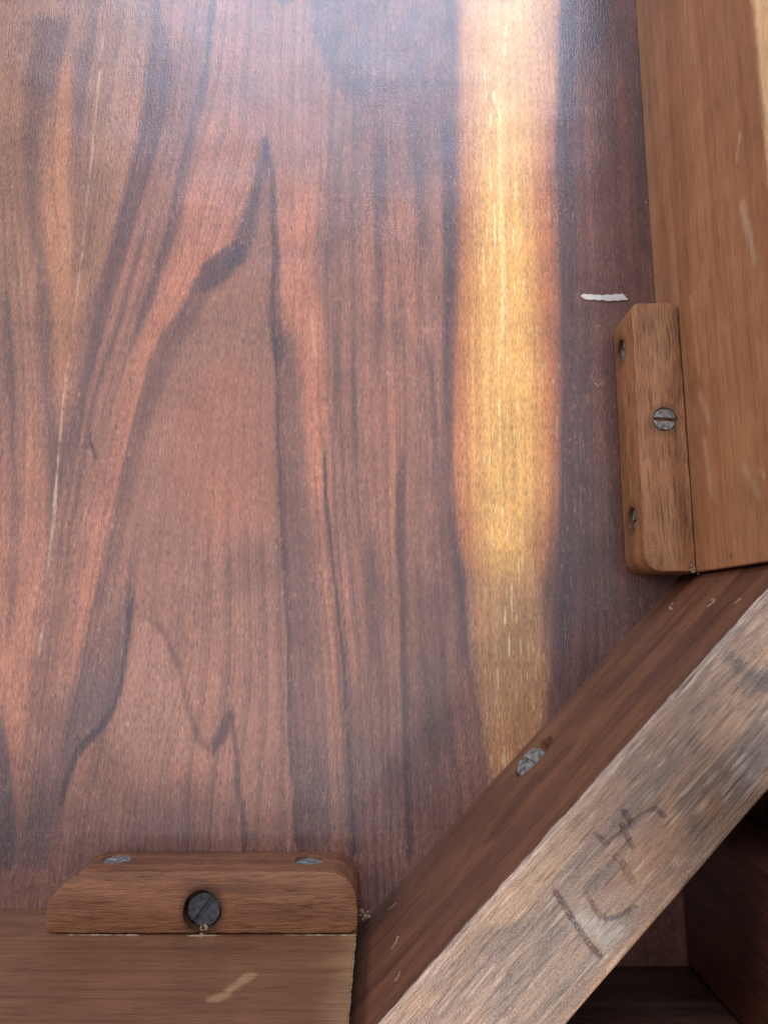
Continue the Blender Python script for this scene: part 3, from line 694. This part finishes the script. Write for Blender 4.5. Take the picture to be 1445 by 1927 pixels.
# local axes may be left handed: keep the frame right handed
cleat_r.matrix_world = Rr
sc_main = at_z(1251, 789, CH)
fr0 = RB + RL * 0 + n_r * w_top
def on_front(u, v): return at_plane(u, v, RB + n_r * cl_w, n_r)
sA, sB = at_plane(1169, 662, RB + n_r * (w_top - 0.0002), n_r), at_plane(1189, 978, RB + n_r * (w_low - 0.0002), n_r)
print('front screws z', sA.z, sB.z)
slope_n = (n_r + RL * ((w_low - w_top) / (s_top - s_low))).normalized()
carve(cleat_r, [cutter(sc_main, (0, 0, 1), 0.0039, 0.0010, 0.03), cutter(sA, slope_n, 0.0040, 0.0022), cutter(sB, slope_n, 0.0041, 0.0024)])
screw(cleat_r, sc_main + Vector((0, 0, -0.0001)), (0, 0, 1), 0.0036, (1, -0.08, 0), M_zinc, 'bright slotted screw')
screw(cleat_r, sA - slope_n * 0.0009, slope_n, 0.0036, (0.1, -0.9, 0.5), M_dull)
screw(cleat_r, sB - slope_n * 0.0012, slope_n, 0.0036, (0.0, 0.25, 1), M_dull)

# ---- cleat on the bottom rail
fy = at_z(400, 1601).y
xl = (at_z(85, 1750, CH)).x; xr = at_z(673, 1750, CH).x
ch0 = at_z(192, 1602)
poly = smooth_poly([(xl, BY + 0.0004), (xr, BY + 0.0004), (xr, fy), (at_z(196, 1602).x, fy), (xl, at_z(110, 1650).y)], [0.003, 0.003, 0.0105, 0.002, 0.003])
sm = at_z(380, 1714, CH)
M_cl2 = wood_mat('cleat_wood_dark', (60, 620, 620), spots=[(tuple(sm), 0.0055, 0.0075, 0.4)], c1=srgb(144, 94, 64), c2=srgb(164, 112, 78), cd=srgb(112, 70, 48), rough=0.55, coat=0.12, fine=0.2, bump=0.4, pore=0.35)
cleat_b = rounded_prism('cleat', poly, 0.0002, CH, 0.0007, M_cl2, table, 2, 'dark brown wooden cleat with a clipped corner on the near rail', 0.00012)
sm = at_z(380, 1714, CH); fa = at_plane(221, 1616, (0, fy, 0), Vector((0, 1, 0))); fb = at_plane(583, 1618, (0, fy, 0), Vector((0, 1, 0)))
print('bottom front z', fa.z, fb.z)
carve(cleat_b, [cutter(sm, (0, 0, 1), 0.0056, 0.0042, 0.03), cutter(fa, (0, 1, 0), 0.0046, 0.0012, 0.03), cutter(fb, (0, 1, 0), 0.0047, 0.0016, 0.04)])
screw(cleat_b, sm + Vector((0.0003, -0.0003, -0.0016)), (0, 0, 1), 0.0048, (0.62, 0.78, 0), M_steel, 'dark slotted screw sunk in its hole', 0.0016)
screw(cleat_b, fa + Vector((0, -0.0004, 0)), (0, 1, 0), 0.0044, (1, 0, 0.22), M_zinc)
screw(cleat_b, fb + Vector((0, -0.0008, 0)), (0, 1, 0), 0.0044, (1, 0, -0.1), M_dull)

# ---- screw sunk in the brace
hp = BA + bd * (hole[0] / 1000) + Vector((0, 0, hole[1] / 1000))
screw(brace, hp - n_b * 0.0004 - bd * 0.0018, (n_b + Vector((0, 0, 0.34))).normalized(), 0.0052, (bd.x * 0.3, bd.y * 0.3 - 0.2, 1.0), M_dull, 'pale slotted screw sunk in a round pocket', 0.0014)

# ================================================================== glue, paint and flecks
M_glue = plain_mat('dry_glue', tuple(srgb(186, 160, 126)), 0.7, 0.0, 0.45, 1500)
M_paint = plain_mat('white_paint', tuple(srgb(226, 220, 214)), 0.7, 0.0, 0.18, 1500)
def bead(name, pts, w, mat, parent, up=Vector((0, 0, 1)), gap=0.0, seed=1, label=None):
    """irregular rounded ridge along a line of points"""
    rnd = random.Random(seed); bm = bmesh.new(); rows = []
    P = []
    for a, b in zip(pts, pts[1:]):
        n = max(2, int((Vector(b) - Vector(a)).length / 0.0005))
        P += [Vector(a).lerp(Vector(b), i / n) for i in range(n)]
    P.append(Vector(pts[-1]))
    ph = [rnd.random() * 9 for _ in range(4)]
    for i, p in enumerate(P):
        t = (P[min(i + 1, len(P) - 1)] - P[max(i - 1, 0)]).normalized(); side = t.cross(up).normalized()
        k = w * (0.55 + 0.3 * math.sin(i * 0.31 + ph[0]) + 0.25 * math.sin(i * 0.9 + ph[1]) + 0.25 * rnd.random())
        k = max(k, w * 0.08) * min(1, (i + 0.3) / 3, (len(P) - 1 - i + 0.3) / 3)
        rows.append([bm.verts.new(p + side * k * math.cos(a) + up * k * 0.8 * math.sin(a)) for a in [math.pi * 2 * j / 8 for j in range(8)]])
    for A_, B_ in zip(rows, rows[1:]):
        for j in range(8): bm.faces.new((A_[j], A_[(j + 1) % 8], B_[(j + 1) % 8], B_[j]))
    bm.faces.new(rows[0]); bm.faces.new(rows[-1]); bmesh.ops.recalc_face_normals(bm, faces=bm.faces)
    me = bpy.data.meshes.new(name); bm.to_mesh(me); bm.free()
    for p in me.polygons: p.use_smooth = True
    return link(name, me, mat, parent, label)
yb = BY + 0.0001
bead('glue_bead', [(xl + 0.006, yb, CH), (xl + 0.028, yb, CH + 0.0001)], 0.0003, M_glue, table, Vector((0, 1, 0)), seed=3)
bead('glue_bead', [(sm.x - 0.004, yb, CH + 0.0006), (sm.x + 0.006, yb, CH + 0.0004)], 0.00045, M_glue, table, Vector((0, 1, 0)), seed=5)
bead('glue_bead', [(xr - 0.021, yb, CH + 0.0001), (xr, yb, CH + 0.0002)], 0.00026, M_glue, table, Vector((0, 1, 0)), seed=8)
# raw edge where the bottom rail meets the brace
jx = (BA + bd * s_lo).x
bead('glue_bead', [(-0.0081, yb, CH + 0.001), (-0.0081, yb, 0.045), (-0.0081, yb, BH - 0.002)], 0.00024, M_glue, table, Vector((0, 1, 0)), seed=11)
# dust in the two corners beside the cleats
g = at_z(686, 1722, 0.003)
def clump(name, centre, r, n, mat, parent, seed, flat=0.5):
    rnd = random.Random(seed); bm = bmesh.new()
    for i in range(n):
        c = Vector(centre) + Vector((rnd.gauss(0, r), rnd.gauss(0, r), abs(rnd.gauss(0, r * flat))))
        q = bmesh.ops.create_icosphere(bm, subdivisions=1, radius=r * rnd.uniform(0.35, 0.8))
        for v in q['verts']: v.co = Vector((v.co.x * rnd.uniform(.7, 1.4), v.co.y * rnd.uniform(.7, 1.3), v.co.z * rnd.uniform(.5, 1))) + c
    me = bpy.data.meshes.new(name); bm.to_mesh(me); bm.free()
    return link(name, me, mat, parent)
clump('wood_dust', g, 0.0009, 14, M_glue, table, 4)
clump('wood_dust', (sm.x + 0.0006, sm.y - 0.0052, CH - 0.0012), 0.0007, 16, M_glue, cleat_b, 6)
c3 = at_z(1272, 1086, 0.012)
clump('wood_dust', at_z(1304, 1072, CH), 0.0007, 12, M_glue, table, 9, 1.0)
# white brush mark on the board
bm = bmesh.new()
edge = [(1092, 557), (1095, 554), (1099, 552.5), (1104, 554), (1112, 553.5), (1119, 555), (1127, 554.5), (1133, 556), (1141, 554), (1150, 555), (1158, 553), (1167, 553.5), (1171, 552), (1173, 555), (1176, 556), (1177, 560), (1182, 562), (1178, 564.5), (1170, 564), (1163, 566), (1155, 565), (1147, 566.5), (1140, 566), (1134, 564), (1126, 565), (1118, 563), (1109, 564), (1100, 562.5)]
tv = [bm.verts.new(at_z(u, v, 0.0005)) for u, v in edge]; f = bm.faces.new(tv)
r = bmesh.ops.extrude_face_region(bm, geom=[f])
for v in r['geom']:
    if isinstance(v, bmesh.types.BMVert): v.co.z -= 0.0012
bmesh.ops.recalc_face_normals(bm, faces=bm.faces)
me = bpy.data.meshes.new('paint_mark'); bm.to_mesh(me); bm.free()
link('paint_mark', me, M_paint, tabletop, 'short white paint mark')
for u, v, z, r in [(1124, 724, 0.0004, 0.0004), (1221, 377, 0.002, 0.0006)]:
    clump('paint_fleck', at_z(u, v, z), r, 3, M_paint, tabletop, int(u))
